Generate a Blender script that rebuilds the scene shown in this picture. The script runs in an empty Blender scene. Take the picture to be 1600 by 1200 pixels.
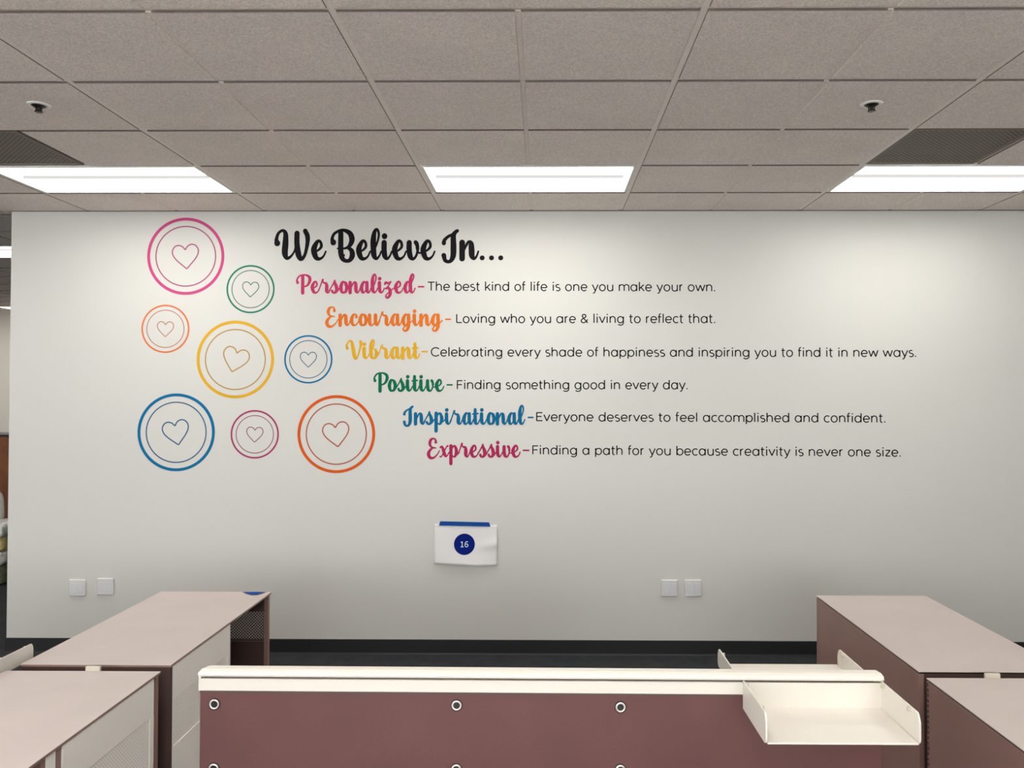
import bpy, bmesh, math, random
from mathutils import Matrix, Vector
random.seed(7)
PI = math.pi
S = bpy.context.scene
COL = S.collection

# ------------------------------------------------------------------ camera
cam_d = bpy.data.cameras.new('camera')
cam = bpy.data.objects.new('camera', cam_d)
COL.objects.link(cam)
cam_d.sensor_width = 36.0
cam_d.lens = 28.789
cam_d.shift_x = -0.02354
cam_d.shift_y = -0.00448
cam_d.clip_start = 0.05
cam.matrix_world = Matrix((
    (0.99995022, -0.00108831, 0.009918, 0.0),
    (0.00989775, -0.01725852, -0.99980207, 0.0),
    (0.00125926, 0.99985047, -0.01724689, 1.777),
    (0, 0, 0, 1)))
S.camera = cam

# ------------------------------------------------------------------ world, exposure, light strength
world = bpy.data.worlds.new('World')
S.world = world
world.use_nodes = True
world.node_tree.nodes['Background'].inputs[0].default_value = (0.93, 0.97, 1.0, 1)
world.node_tree.nodes['Background'].inputs[1].default_value = 9.5  # bright sky reaches the room through the added rear windows
S.view_settings.view_transform = 'Standard'
S.view_settings.look = 'None'
S.view_settings.exposure = -0.09
S.view_settings.gamma = 1.0
S.view_settings.use_curve_mapping = False
LAMP_STRENGTH = 9.6
LAMP_COLOR = (1.0, 0.98, 0.955, 1)

# ------------------------------------------------------------------ measures
CEIL = 3.030          # face of the ceiling tiles
WALL_Y = 5.602
WALL_L = -3.681
TILE = 0.6096
GX, GY = -0.0879, 2.6535   # grid origin of the ceiling
FAR_Y = 12.9
def gx(i): return GX + i * TILE
def gy(r): return GY + r * TILE

# ------------------------------------------------------------------ materials
def principled(name, color, rough=0.6, metal=0.0, spec=0.5, coat=0.0):
    m = bpy.data.materials.new(name)
    m.use_nodes = True
    b = m.node_tree.nodes['Principled BSDF']
    b.inputs['Base Color'].default_value = (*color, 1)
    b.inputs['Roughness'].default_value = rough
    b.inputs['Metallic'].default_value = metal
    b.inputs['Specular IOR Level'].default_value = spec
    b.inputs['Coat Weight'].default_value = coat
    return m

def noisy(name, color, rough=0.6, amount=0.06, scale=40.0, bump=0.1, dist=0.002, detail=3.0, metal=0.0, spec=0.5, amount2=0.0, scale2=2.0, rnd=0.0):
    m = principled(name, color, rough, metal, spec)
    nt = m.node_tree; N = nt.nodes; L = nt.links
    b = N['Principled BSDF']
    tc = N.new('ShaderNodeTexCoord')
    geo = N.new('ShaderNodeNewGeometry')
    n = N.new('ShaderNodeTexNoise'); n.inputs['Scale'].default_value = scale; n.inputs['Detail'].default_value = detail
    L.new(geo.outputs['Position'], n.inputs['Vector'])
    mr = N.new('ShaderNodeMapRange')
    mr.inputs['From Min'].default_value = 0.3; mr.inputs['From Max'].default_value = 0.7
    mr.inputs['To Min'].default_value = 1 - amount; mr.inputs['To Max'].default_value = 1 + amount
    L.new(n.outputs['Fac'], mr.inputs['Value'])
    val = mr.outputs['Result']
    if amount2:
        n2 = N.new('ShaderNodeTexNoise'); n2.inputs['Scale'].default_value = scale2; n2.inputs['Detail'].default_value = 2
        L.new(geo.outputs['Position'], n2.inputs['Vector'])
        mr2 = N.new('ShaderNodeMapRange')
        mr2.inputs['From Min'].default_value = 0.3; mr2.inputs['From Max'].default_value = 0.7
        mr2.inputs['To Min'].default_value = 1 - amount2; mr2.inputs['To Max'].default_value = 1 + amount2
        L.new(n2.outputs['Fac'], mr2.inputs['Value'])
        mu = N.new('ShaderNodeMath'); mu.operation = 'MULTIPLY'
        L.new(val, mu.inputs[0]); L.new(mr2.outputs['Result'], mu.inputs[1]); val = mu.outputs[0]
    if rnd:
        oi = N.new('ShaderNodeObjectInfo')
        mr3 = N.new('ShaderNodeMapRange')
        mr3.inputs['To Min'].default_value = 1 - rnd; mr3.inputs['To Max'].default_value = 1 + rnd
        L.new(oi.outputs['Random'], mr3.inputs['Value'])
        mu = N.new('ShaderNodeMath'); mu.operation = 'MULTIPLY'
        L.new(val, mu.inputs[0]); L.new(mr3.outputs['Result'], mu.inputs[1]); val = mu.outputs[0]
    vm = N.new('ShaderNodeVectorMath'); vm.operation = 'SCALE'
    vm.inputs[0].default_value = color
    L.new(val, vm.inputs['Scale'])
    L.new(vm.outputs['Vector'], b.inputs['Base Color'])
    if bump:
        bp = N.new('ShaderNodeBump'); bp.inputs['Strength'].default_value = bump; bp.inputs['Distance'].default_value = dist
        L.new(n.outputs['Fac'], bp.inputs['Height'])
        L.new(bp.outputs['Normal'], b.inputs['Normal'])
    return m

def emitter(name, color, strength):
    m = bpy.data.materials.new(name); m.use_nodes = True
    nt = m.node_tree; nt.nodes.clear()
    e = nt.nodes.new('ShaderNodeEmission'); o = nt.nodes.new('ShaderNodeOutputMaterial')
    e.inputs[0].default_value = color; e.inputs[1].default_value = strength
    nt.links.new(e.outputs[0], o.inputs[0])
    return m

M = {}
M['wall'] = noisy('wall_paint', (0.675, 0.662, 0.612), 0.55, 0.012, 260, 0.05, 0.0006, amount2=0.01, scale2=1.3)
M['far_wall'] = noisy('far_wall_paint', (0.72, 0.68, 0.60), 0.6, 0.01, 200, 0.04, 0.0006)
M['tile'] = noisy('mineral_fibre_tile', (0.93, 0.84, 0.785), 0.95, 0.17, 150, 0.7, 0.0025, detail=5, spec=0.1, amount2=0.03, scale2=3.0, rnd=0.035)
M['tile_edge_shade'] = noisy('tile_edge_shadow_line', (0.26, 0.21, 0.19), 0.95, 0.1, 230, 0, spec=0.1)  # shadow line around each tile put into the edge colour
M['tee'] = noisy('ceiling_tee_enamel', (0.95, 0.87, 0.80), 0.5, 0.02, 50, 0)
M['deck'] = noisy('plenum_deck', (0.30, 0.26, 0.24), 0.9, 0.05, 20, 0)
M['lamp'] = emitter('troffer_diffuser', LAMP_COLOR, LAMP_STRENGTH)
M['spine_glow'] = emitter('troffer_spine_glow', LAMP_COLOR, 0.8)  # weak glow put in for the diffusers' light on the spine
M['lamp_frame'] = noisy('troffer_frame_enamel', (0.86, 0.84, 0.80), 0.45, 0.01, 40, 0)
M['grille'] = noisy('return_grille_paint', (0.24, 0.20, 0.175), 0.7, 0.05, 60, 0)
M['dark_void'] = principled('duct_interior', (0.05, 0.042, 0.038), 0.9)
M['carpet'] = noisy('charcoal_carpet', (0.040, 0.043, 0.045), 0.95, 0.35, 160, 0.8, 0.004, spec=0.1, amount2=0.12, scale2=9)
M['base'] = noisy('black_rubber_base', (0.012, 0.012, 0.014), 0.5, 0.05, 60, 0)
M['top'] = noisy('taupe_laminate_top', (0.58, 0.495, 0.455), 0.42, 0.025, 420, 0.03, 0.0004, amount2=0.03, scale2=5)
M['taupe'] = noisy('taupe_metal_side', (0.29, 0.170, 0.142), 0.42, 0.04, 300, 0.05, 0.0004, amount2=0.06, scale2=4)
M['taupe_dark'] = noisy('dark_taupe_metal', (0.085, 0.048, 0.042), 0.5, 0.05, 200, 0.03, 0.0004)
M['panel'] = noisy('mauve_brown_panel', (0.120, 0.050, 0.048), 0.5, 0.05, 350, 0.08, 0.0004, spec=0.3, amount2=0.07, scale2=5)
M['door'] = noisy('cream_door_laminate', (0.93, 0.88, 0.81), 0.5, 0.015, 260, 0.02, 0.0004, amount2=0.02, scale2=4)
M['bounce_desktop'] = noisy('bounce_desk_laminate', (0.82, 0.80, 0.77), 0.4, 0.01, 120, 0)  # pale top of the unseen desks added to bounce light
M['cream'] = noisy('cream_metal', (0.70, 0.66, 0.585), 0.40, 0.012, 200, 0.02, 0.0004)
M['cream_clip'] = noisy('cream_clip_plastic', (0.55, 0.50, 0.40), 0.45, 0.02, 200, 0)
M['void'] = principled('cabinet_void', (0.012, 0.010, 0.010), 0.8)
M['rim'] = principled('grommet_rim', (0.72, 0.66, 0.62), 0.3, 0.6)
M['black'] = principled('black_plastic', (0.008, 0.008, 0.009), 0.4)
M['white_plastic'] = noisy('white_plastic', (0.70, 0.70, 0.70), 0.4, 0.01, 90, 0)
M['paper'] = noisy('paper', (0.80, 0.775, 0.755), 0.7, 0.01, 90, 0)
M['tape'] = noisy('blue_painter_tape', (0.002, 0.055, 0.27), 0.6, 0.08, 300, 0.1, 0.0003, spec=0.1)
M['sign_blue'] = principled('sign_blue_ink', (0.002, 0.014, 0.17), 0.6, spec=0.05)
M['sign_text'] = principled('sign_white_ink', (0.62, 0.72, 0.85), 0.6)
M['chrome'] = principled('sprinkler_ring', (0.92, 0.88, 0.82), 0.4)
M['brass_dark'] = principled('sprinkler_dark_metal', (0.03, 0.022, 0.018), 0.35, 0.6)
M['wood'] = noisy('red_brown_wood', (0.20, 0.060, 0.018), 0.45, 0.15, 12, 0.02)
M['wood_dark'] = principled('dark_wood_top', (0.02, 0.012, 0.010), 0.4)
M['mesh_back'] = noisy('beige_woven_back', (0.50, 0.44, 0.37), 0.85, 0.15, 120, 0.3, 0.002)
M['chair_grey'] = principled('chair_grey_plastic', (0.10, 0.10, 0.10), 0.5)
M['wrap'] = noisy('clear_wrap_over_pads', (0.72, 0.72, 0.66), 0.25, 0.12, 18, 0.6, 0.02)
M['pad_yellow'] = noisy('yellow_fabric', (0.62, 0.50, 0.20), 0.7, 0.25, 30, 0.6, 0.01)
M['pad_olive'] = noisy('olive_fabric', (0.24, 0.24, 0.15), 0.8, 0.3, 30, 0.6, 0.01)

def vinyl(name, col): return principled(name, tuple(c * 0.9 for c in col), 0.5, spec=0.07)
V = {
    'black': vinyl('black_vinyl', (0.008, 0.007, 0.009)),
    'pink': vinyl('pink_vinyl', (0.60, 0.045, 0.155)),
    'orange': vinyl('orange_vinyl', (0.86, 0.20, 0.018)),
    'deep_orange': vinyl('deep_orange_vinyl', (0.76, 0.115, 0.008)),
    'light_orange': vinyl('light_orange_vinyl', (0.80, 0.22, 0.075)),
    'yellow': vinyl('yellow_vinyl', (0.84, 0.46, 0.022)),
    'green': vinyl('green_vinyl', (0.002, 0.170, 0.080)),
    'ring_green': vinyl('ring_green_vinyl', (0.015, 0.23, 0.125)),
    'blue': vinyl('blue_vinyl', (0.003, 0.155, 0.310)),
    'ring_blue': vinyl('ring_blue_vinyl', (0.004, 0.180, 0.380)),
    'magenta': vinyl('magenta_vinyl', (0.46, 0.025, 0.110)),
    'ring_pink': vinyl('ring_pink_vinyl', (0.68, 0.085, 0.26)),
    'ring_magenta': vinyl('ring_magenta_vinyl', (0.44, 0.045, 0.15)),
}

# ------------------------------------------------------------------ mesh helpers
def link(name, bm_or_me, mat, parent=None, loc=None, smooth=False):
    if isinstance(bm_or_me, bmesh.types.BMesh):
        me = bpy.data.meshes.new(name); bm_or_me.to_mesh(me); bm_or_me.free()
        for mm in (mat if isinstance(mat, (list, tuple)) else [mat]): me.materials.append(mm)
        if smooth:
            for p in me.polygons: p.use_smooth = True
    else:
        me = bm_or_me
    o = bpy.data.objects.new(name, me); COL.objects.link(o)
    if loc is not None: o.location = loc
    if parent is not None: o.parent = parent
    return o

def box(bm, x0, x1, y0, y1, z0, z1, bevel=0.0, mi=0, seg=1):
    vs = [bm.verts.new((x, y, z)) for z in (z0, z1) for y in (y0, y1) for x in (x0, x1)]
    idx = [(0, 2, 3, 1), (4, 5, 7, 6), (0, 1, 5, 4), (2, 6, 7, 3), (0, 4, 6, 2), (1, 3, 7, 5)]
    fs = [bm.faces.new([vs[i] for i in f]) for f in idx]
    for f in fs: f.material_index = mi
    if bevel:
        es = list({e for f in fs for e in f.edges})
        r = bmesh.ops.bevel(bm, geom=es, offset=bevel, segments=seg, affect='EDGES', profile=0.5)
        for f in r['faces']: f.material_index = mi
    return fs

def boxobj(name, x0, x1, y0, y1, z0, z1, mat, parent=None, bevel=0.0, seg=1):
    bm = bmesh.new(); box(bm, x0, x1, y0, y1, z0, z1, bevel, seg=seg)
    return link(name, bm, mat, parent)

def cyl(bm, c, r0, r1, h, n=20, axis='Z', cap=True):
    """frustum from c along axis for h"""
    def P(a, r, t):
        u, v = r * math.cos(a), r * math.sin(a)
        if axis == 'Z': return (c[0] + u, c[1] + v, c[2] + t)
        if axis == 'Y': return (c[0] + u, c[1] + t, c[2] + v)
        return (c[0] + t, c[1] + u, c[2] + v)
    a = [bm.verts.new(P(2 * PI * k / n, r0, 0)) for k in range(n)]
    b = [bm.verts.new(P(2 * PI * k / n, r1, h)) for k in range(n)]
    for k in range(n):
        bm.faces.new((a[k], a[(k + 1) % n], b[(k + 1) % n], b[k]))
    if cap:
        bm.faces.new(a[::-1]); bm.faces.new(b)
    bmesh.ops.recalc_face_normals(bm, faces=bm.faces)

def lathe(bm, c, prof, n=24, axis='Z'):
    rings = []
    for r, t in prof:
        ring = []
        for k in range(n):
            a = 2 * PI * k / n; u, v = r * math.cos(a), r * math.sin(a)
            ring.append(bm.verts.new((c[0] + u, c[1] + v, c[2] + t) if axis == 'Z' else (c[0] + u, c[1] + t, c[2] + v)))
        rings.append(ring)
    for A, B in zip(rings, rings[1:]):
        for k in range(n):
            bm.faces.new((A[k], A[(k + 1) % n], B[(k + 1) % n], B[k]))
    bm.faces.new(rings[0][::-1]); bm.faces.new(rings[-1])
    bmesh.ops.recalc_face_normals(bm, faces=bm.faces)

def prism_x(bm, poly, x0, x1):
    """polygon in (y, z) extruded along x"""
    a = [bm.verts.new((x0, y, z)) for y, z in poly]
    b = [bm.verts.new((x1, y, z)) for y, z in poly]
    n = len(poly)
    for k in range(n): bm.faces.new((a[k], a[(k + 1) % n], b[(k + 1) % n], b[k]))
    bm.faces.new(a[::-1]); bm.faces.new(b)
    bmesh.ops.recalc_face_normals(bm, faces=bm.faces)

def thing(name, loc, label, cat, group=None):
    o = bpy.data.objects.new(name, None); COL.objects.link(o)
    o.location = loc; o.empty_display_size = 0.1
    tag(o, label, cat, group)
    return o

def tag(o, label, cat, group=None):
    o['label'] = label; o['category'] = cat
    if group: o['group'] = group
    return o

def struct(o):
    o['kind'] = 'structure'; return o

# ------------------------------------------------------------------ shell
struct(boxobj('floor', -10.5, 6.2, -6.0, FAR_Y + 0.1, -0.1, 0.0, M['carpet']))
wall_front = struct(boxobj('wall_front', WALL_L, 6.0, WALL_Y, WALL_Y + 0.13, 0.0, CEIL, M['wall']))
struct(boxobj('wall_right', 6.0, 6.12, -6.0, FAR_Y, 0.0, CEIL, M['wall']))
# wall behind the photographer, with a row of windows added to light the ceiling
wins = [(-9.6, -6.8), (-6.2, -3.4), (-2.8, 0.0), (0.6, 3.4)]
WZ0, WZ1 = 0.75, 2.92
bm = bmesh.new()
box(bm, -10.5, 6.0, -6.12, -6.0, 0.0, WZ0); box(bm, -10.5, 6.0, -6.12, -6.0, WZ1, CEIL)
xe = [-10.5] + [v for w in wins for v in w] + [6.0]
for k in range(0, len(xe), 2): box(bm, xe[k], xe[k + 1], -6.12, -6.0, WZ0, WZ1)
struct(link('wall_back', bm, M['wall']))
for n, (a, b) in enumerate(wins):
    bm = bmesh.new()
    for q in ((a, a + 0.05, WZ0, WZ1), (b - 0.05, b, WZ0, WZ1), (a, b, WZ0, WZ0 + 0.05), (a, b, WZ1 - 0.05, WZ1), ((a + b) / 2 - 0.025, (a + b) / 2 + 0.025, WZ0, WZ1)):
        box(bm, q[0], q[1], -6.09, -6.03, q[2], q[3])
    struct(link('added_window_%d' % (n + 1), bm, M['lamp_frame']))
struct(boxobj('wall_left', -10.6, -10.5, -6.0, FAR_Y, 0.0, CEIL, M['wall']))
struct(boxobj('wall_far', -10.5, 6.0, FAR_Y, FAR_Y + 0.12, 0.0, CEIL + 0.01, M['far_wall']))

bm = bmesh.new()
prism_x(bm, [(WALL_Y, 0), (WALL_Y - 0.012, 0.0), (WALL_Y - 0.007, 0.012), (WALL_Y - 0.006, 0.098), (WALL_Y - 0.003, 0.101), (WALL_Y, 0.101)], WALL_L - 0.006, 5.99)
struct(link('baseboard_front', bm, M['base']))
struct(boxobj('baseboard_left', WALL_L - 0.006, WALL_L, WALL_Y, WALL_Y + 0.13, 0, 0.101, M['base']))
# angle trim where ceiling grid meets the wall, coloured dark as a shadow line
struct(boxobj('trim_1', WALL_L, 6.0, WALL_Y - 0.022, WALL_Y, CEIL - 0.001, CEIL + 0.02, M['tile_edge_shade']))

# ceiling: deck above, tees and lay-in tiles hanging as its parts
ceiling = struct(boxobj('ceiling', -10.6, 6.12, -6.1, FAR_Y + 0.1, CEIL + 0.085, CEIL + 0.12, M['deck']))
# plain ceiling field behind the photographer
lo = -6.0
for rr_ in (-11, -8, -5):
    boxobj('ceiling_field', -10.5, 6.0, lo, gy(rr_), CEIL, CEIL + 0.02, M['tile'], ceiling)
    xs_ = [-10.5] + [v for i_ in (-9, -5, -1, 3) for v in (gx(i_), gx(i_ + 2))] + [6.0]
    for k in range(0, len(xs_), 2):
        if xs_[k + 1] - xs_[k] > 0.01: boxobj('ceiling_field', xs_[k], xs_[k + 1], gy(rr_), gy(rr_ + 1), CEIL, CEIL + 0.02, M['tile'], ceiling)
    lo = gy(rr_ + 1)
boxobj('ceiling_field', -10.5, 6.0, lo, gy(-2), CEIL, CEIL + 0.02, M['tile'], ceiling)
boxobj('ceiling_field', -10.5, gx(-9), gy(-2), gy(2), CEIL, CEIL + 0.02, M['tile'], ceiling)
TZ = CEIL + 0.003      # tee face sits above the tile face (tegular tiles)
HALF = 0.012

def tile_mesh(w, d, groove):
    bm = bmesh.new()
    x0, x1, y0, y1 = HALF, w - HALF, HALF, d - HALF
    pads = [(x0, x1)] if not groove else [(x0, w / 2 - 0.009), (w / 2 + 0.009, x1)]
    for a, b in pads:
        # bevelled pad
        v = [bm.verts.new(p) for p in ((a, y0, 0.008), (b, y0, 0.008), (b, y1, 0.008), (a, y1, 0.008))]
        e = 0.002
        u = [bm.verts.new(p) for p in ((a + e, y0 + e, 0), (b - e, y0 + e, 0), (b - e, y1 - e, 0), (a + e, y1 - e, 0))]
        bm.faces.new(u[::-1])
        for k in range(4): bm.faces.new((v[k], v[(k + 1) % 4], u[(k + 1) % 4], u[k]))
    box(bm, 0.004, w - 0.004, 0.004, d - 0.004, 0.0085, 0.02)
    if groove:
        box(bm, w / 2 - 0.0095, w / 2 + 0.0095, y0, y1, 0.0035, 0.0085)
    bmesh.ops.recalc_face_normals(bm, faces=bm.faces)
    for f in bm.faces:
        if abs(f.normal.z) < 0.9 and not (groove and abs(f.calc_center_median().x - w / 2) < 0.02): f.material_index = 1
    me = bpy.data.meshes.new('ceiling_tile'); bm.to_mesh(me); bm.free(); me.materials.append(M['tile']); me.materials.append(M['tile_edge_shade'])
    return me
TM4 = tile_mesh(2 * TILE, TILE, True)
TM2 = tile_mesh(TILE, TILE, False)
LAST = (WALL_Y - 0.010) - gy(4)            # partial row along the wall
TM4P = tile_mesh(2 * TILE, LAST, True)

LAMPS = []           # (span start i, row)
for r in (3,):
    for i in (-9, -5, -1, 3): LAMPS.append((i, r))
LAMPS += [(-9, 7), (-13, 7), (-17, 11), (-13, 11), (-13, 15), (-17, 15)]
for r in (-2, -5, -8, -11):  # unseen rows added to brighten the wall and divider
    for i in (-9, -5, -1, 3): LAMPS.append((i, r))
lampset = set(LAMPS)
VENTS = {(3, 2): 3, (-5, 2): -5}
def put_tile(me, i, r):
    link('ceiling_tile', me, None, ceiling, (gx(i), gy(r), CEIL))
for r in range(-2, 4):
    for i in range(-9, 9, 2):
        if (i, r) in lampset: continue
        if (i, r) in VENTS:
            put_tile(TM2, i + 1, r); continue
        put_tile(TM4, i, r)
for i in range(-9, 9, 2): put_tile(TM4P if i > -7 else TM4, i, 4)
for r in range(5, 17):
    for i in range(-17, -5, 2):
        if (i, r) in lampset: continue
        put_tile(TM4, i, r)
for r in range(2, 5):
    for i in range(-17, -9, 2):
        if (i, r) in lampset: continue
        put_tile(TM4, i, r)
# tees
def main_tee(i, ya, yb):
    boxobj('main_tee', gx(i) - HALF, gx(i) + HALF, ya, yb, TZ, TZ + 0.03, M['tee'], ceiling)
for i in range(-5, 9, 2): main_tee(i, gy(-2), WALL_Y)
for i in (-9, -7): main_tee(i, gy(-2), FAR_Y)
for i in (-17, -15, -13, -11): main_tee(i, gy(2), FAR_Y)
for r in range(-2, 5):
    for i in range(-9, 9, 2):
        boxobj('cross_tee', gx(i) + HALF, gx(i + 2) - HALF, gy(r) - HALF, gy(r) + HALF, TZ + 0.0045, TZ + 0.03, M['tee'], ceiling)
for r in range(5, 17):
    for i in range(-17, -6, 2):
        boxobj('cross_tee', gx(i) + HALF, gx(i + 2) - HALF, gy(r) - HALF, gy(r) + HALF, TZ + 0.0045, TZ + 0.03, M['tee'], ceiling)

# ------------------------------------------------------------------ ceiling lights
def troffer(label, group='recessed troffer lights'):
    t = thing('ceiling_light', (0, 0, CEIL), label, 'light', group)
    w, d = 2 * TILE, TILE
    bm = bmesh.new(); f = 0.016
    for (a, b, c, e) in ((HALF, w - HALF, HALF, HALF + f), (HALF, w - HALF, d - HALF - f, d - HALF), (HALF, HALF + f, HALF + f, d - HALF - f), (w - HALF - f, w - HALF, HALF + f, d - HALF - f)):
        box(bm, a, b, c, e, -0.001, 0.03)
    box(bm, HALF, w - HALF, HALF, d - HALF, 0.062, 0.066)
    link('frame', bm, M['lamp_frame'], t)
    for s in (0, 1):
        bm = bmesh.new()
        y0 = HALF + f; ym = d / 2; 
        prof = []
        for k in range(9):
            u = k / 8
            y = y0 + (ym - 0.012 - y0) * u
            z = 0.016 + 0.012 * math.sin(PI * 0.5 * u)
            prof.append((y if s == 0 else d - y, z))
        va = [bm.verts.new((HALF + f, y, z)) for y, z in prof]
        vb = [bm.verts.new((w - HALF - f, y, z)) for y, z in prof]
        for k in range(8):
            bm.faces.new((va[k], va[k + 1], vb[k + 1], vb[k]))
        link('diffuser', bm, M['lamp'], t, smooth=True)
    boxobj('spine', HALF + f + 0.03, w - HALF - f - 0.03, d / 2 - 0.006, d / 2 + 0.006, 0.012, 0.034, M['spine_glow'], t)
    return t
proto = None
def lamp_label(i, r):
    if r == 3:
        return {-1: 'lit white rectangular ceiling light in the middle above the title lettering',
                -5: 'lit white ceiling light above the pink heart circle, cut by the left frame edge',
                3: 'lit white ceiling light near the wall, cut by the right frame edge',
                -9: 'lit white ceiling light left of the mural wall, outside the left frame edge'}[i]
    if r < 0:
        return 'unseen ceiling light added for brightness, %s row %s' % ({-9: 'far left in the', -5: 'left in the', -1: 'central in the', 3: 'right in the'}[i], {-2: 'over the camera', -5: 'just behind the camera', -8: 'well behind the camera', -11: 'by the added rear windows'}[r])
    if r == 7 and i == -9: return 'nearer of two lit ceiling lights seen past the left end of the wall'
    if r == 15 and i == -13: return 'farther of two lit ceiling lights seen past the left end of the wall'
    return 'hidden far room ceiling light, ' + {(-13, 7): 'left of the nearer visible one', (-17, 11): 'leftmost of the middle row', (-13, 11): 'right one of the middle row', (-17, 15): 'left of the farther visible one'}[(i, r)]
def copy_tree(o, parent=None):
    c = o.copy(); COL.objects.link(c); c.parent = parent
    for ch in list(o.children): copy_tree(ch, c)
    return c
for i, r in LAMPS:
    if proto is None:
        proto = troffer(lamp_label(i, r)); t = proto
    else:
        t = copy_tree(proto); t['label'] = lamp_label(i, r)
    t.location = (gx(i), gy(r), CEIL)

# return-air grilles (perforated, dark)
def perf(bm, nx, nz, pitch, hole, fn):
    """sheet of nx x nz cells with diamond holes; fn maps (u,v) to a point"""
    V_ = {}
    def vert(u, v):
        k = (round(u * 1e5), round(v * 1e5))
        if k not in V_: V_[k] = bm.verts.new(fn(u, v))
        return V_[k]
    for a in range(nx):
        for b in range(nz):
            x0, z0 = a * pitch, b * pitch; x1, z1 = x0 + pitch, z0 + pitch
            cx, cz = x0 + pitch / 2, z0 + pitch / 2
            if (a + b) % 2:
                bm.faces.new((vert(x0, z0), vert(x1, z0), vert(x1, z1), vert(x0, z1))); continue
            c = [vert(x0, z0), vert(x1, z0), vert(x1, z1), vert(x0, z1)]
            h = [vert(cx, cz - hole), vert(cx + hole, cz), vert(cx, cz + hole), vert(cx - hole, cz)]
            for k in range(4):
                bm.faces.new((c[k], c[(k + 1) % 4], h[k]))
                bm.faces.new((c[(k + 1) % 4], h[(k + 1) % 4], h[k]))

def return_grille(i, r, label):
    t = thing('return_grille', (gx(i), gy(r), CEIL), label, 'vent', 'perforated return grilles in the ceiling')
    d = TILE; f = 0.02
    bm = bmesh.new()
    for (a, b, c, e) in ((HALF, d - HALF, HALF, HALF + f), (HALF, d - HALF, d - HALF - f, d - HALF), (HALF, HALF + f, HALF + f, d - HALF - f), (d - HALF - f, d - HALF, HALF + f, d - HALF - f)):
        box(bm, a, b, c, e, 0.003, 0.012)
    link('frame', bm, M['grille'], t)
    bm = bmesh.new()
    n = 40; p = (d - 2 * HALF - 2 * f) / n
    perf(bm, n, n, p, p * 0.36, lambda u, v: (HALF + f + u, HALF + f + v, 0.008))
    o = link('perforated_sheet', bm, M['grille'], t)
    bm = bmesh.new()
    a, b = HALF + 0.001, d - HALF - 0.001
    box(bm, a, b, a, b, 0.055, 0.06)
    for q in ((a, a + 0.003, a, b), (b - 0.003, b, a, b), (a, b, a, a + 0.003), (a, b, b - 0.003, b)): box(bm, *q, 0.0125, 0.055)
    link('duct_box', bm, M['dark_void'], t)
return_grille(-5, 2, 'dark square return grille in the ceiling at the left frame edge')
return_grille(3, 2, 'dark square return grille in the ceiling toward the right frame edge')

# sprinklers
def sprinkler(x, y, label):
    t = thing('fire_sprinkler', (x, y, CEIL), label, 'sprinkler', 'recessed ceiling sprinklers')
    bm = bmesh.new(); n = 28; A = []
    for r, z in ((0.0480, 0.0), (0.0470, -0.0035), (0.0320, -0.0055), (0.0300, -0.004), (0.0295, 0.0)):
        A.append([bm.verts.new((r * math.cos(2 * PI * k / n), r * math.sin(2 * PI * k / n), z)) for k in range(n)])
    for P_, Q_ in zip(A, A[1:]):
        for k in range(n): bm.faces.new((P_[k], P_[(k + 1) % n], Q_[(k + 1) % n], Q_[k]))
    link('escutcheon', bm, M['chrome'], t, smooth=True)
    bm = bmesh.new(); lathe(bm, (0, 0, 0), [(0.0300, 0.0), (0.0300, -0.0045), (0.022, -0.010), (0.014, -0.014)], 28)
    link('cup', bm, M['black'], t)
    bm = bmesh.new()
    lathe(bm, (0, 0, 0), [(0.014, -0.001), (0.013, -0.010), (0.008, -0.012), (0.007, -0.024), (0.010, -0.026), (0.005, -0.030)], 14)
    link('bulb', bm, M['brass_dark'], t)
    bm = bmesh.new()
    for s in (-1, 1):
        box(bm, s * 0.012 - 0.002, s * 0.012 + 0.002, -0.002, 0.002, -0.030, -0.008)
    lathe(bm, (0, 0, 0), [(0.017, -0.030), (0.018, -0.031), (0.015, -0.033)], 16)
    link('deflector', bm, M['brass_dark'], t)
sprinkler(-2.2000, 3.520, 'dark pendent sprinkler in the ceiling tile above the left light')
sprinkler(1.4130, 3.532, 'dark pendent sprinkler with pale ring in the ceiling tile above the right light')

# ------------------------------------------------------------------ vinyl lettering engine
def catmull(pts, sub=7):
    n = len(pts)
    if n < 3:
        return pts[:]
    out = []
    P = [tuple(2 * a - b for a, b in zip(pts[0], pts[1]))] + list(pts) + [tuple(2 * a - b for a, b in zip(pts[-1], pts[-2]))]
    for i in range(1, n):
        p0, p1, p2, p3 = P[i - 1], P[i], P[i + 1], P[i + 2]
        for k in range(sub):
            t = k / sub
            out.append(tuple(0.5 * (2 * b + (c - a) * t + (2 * a - 5 * b + 4 * c - d) * t * t + (3 * b - a - 3 * c + d) * t ** 3) for a, b, c, d in zip(p0, p1, p2, p3)))
    out.append(tuple(pts[-1]))
    return out

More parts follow.
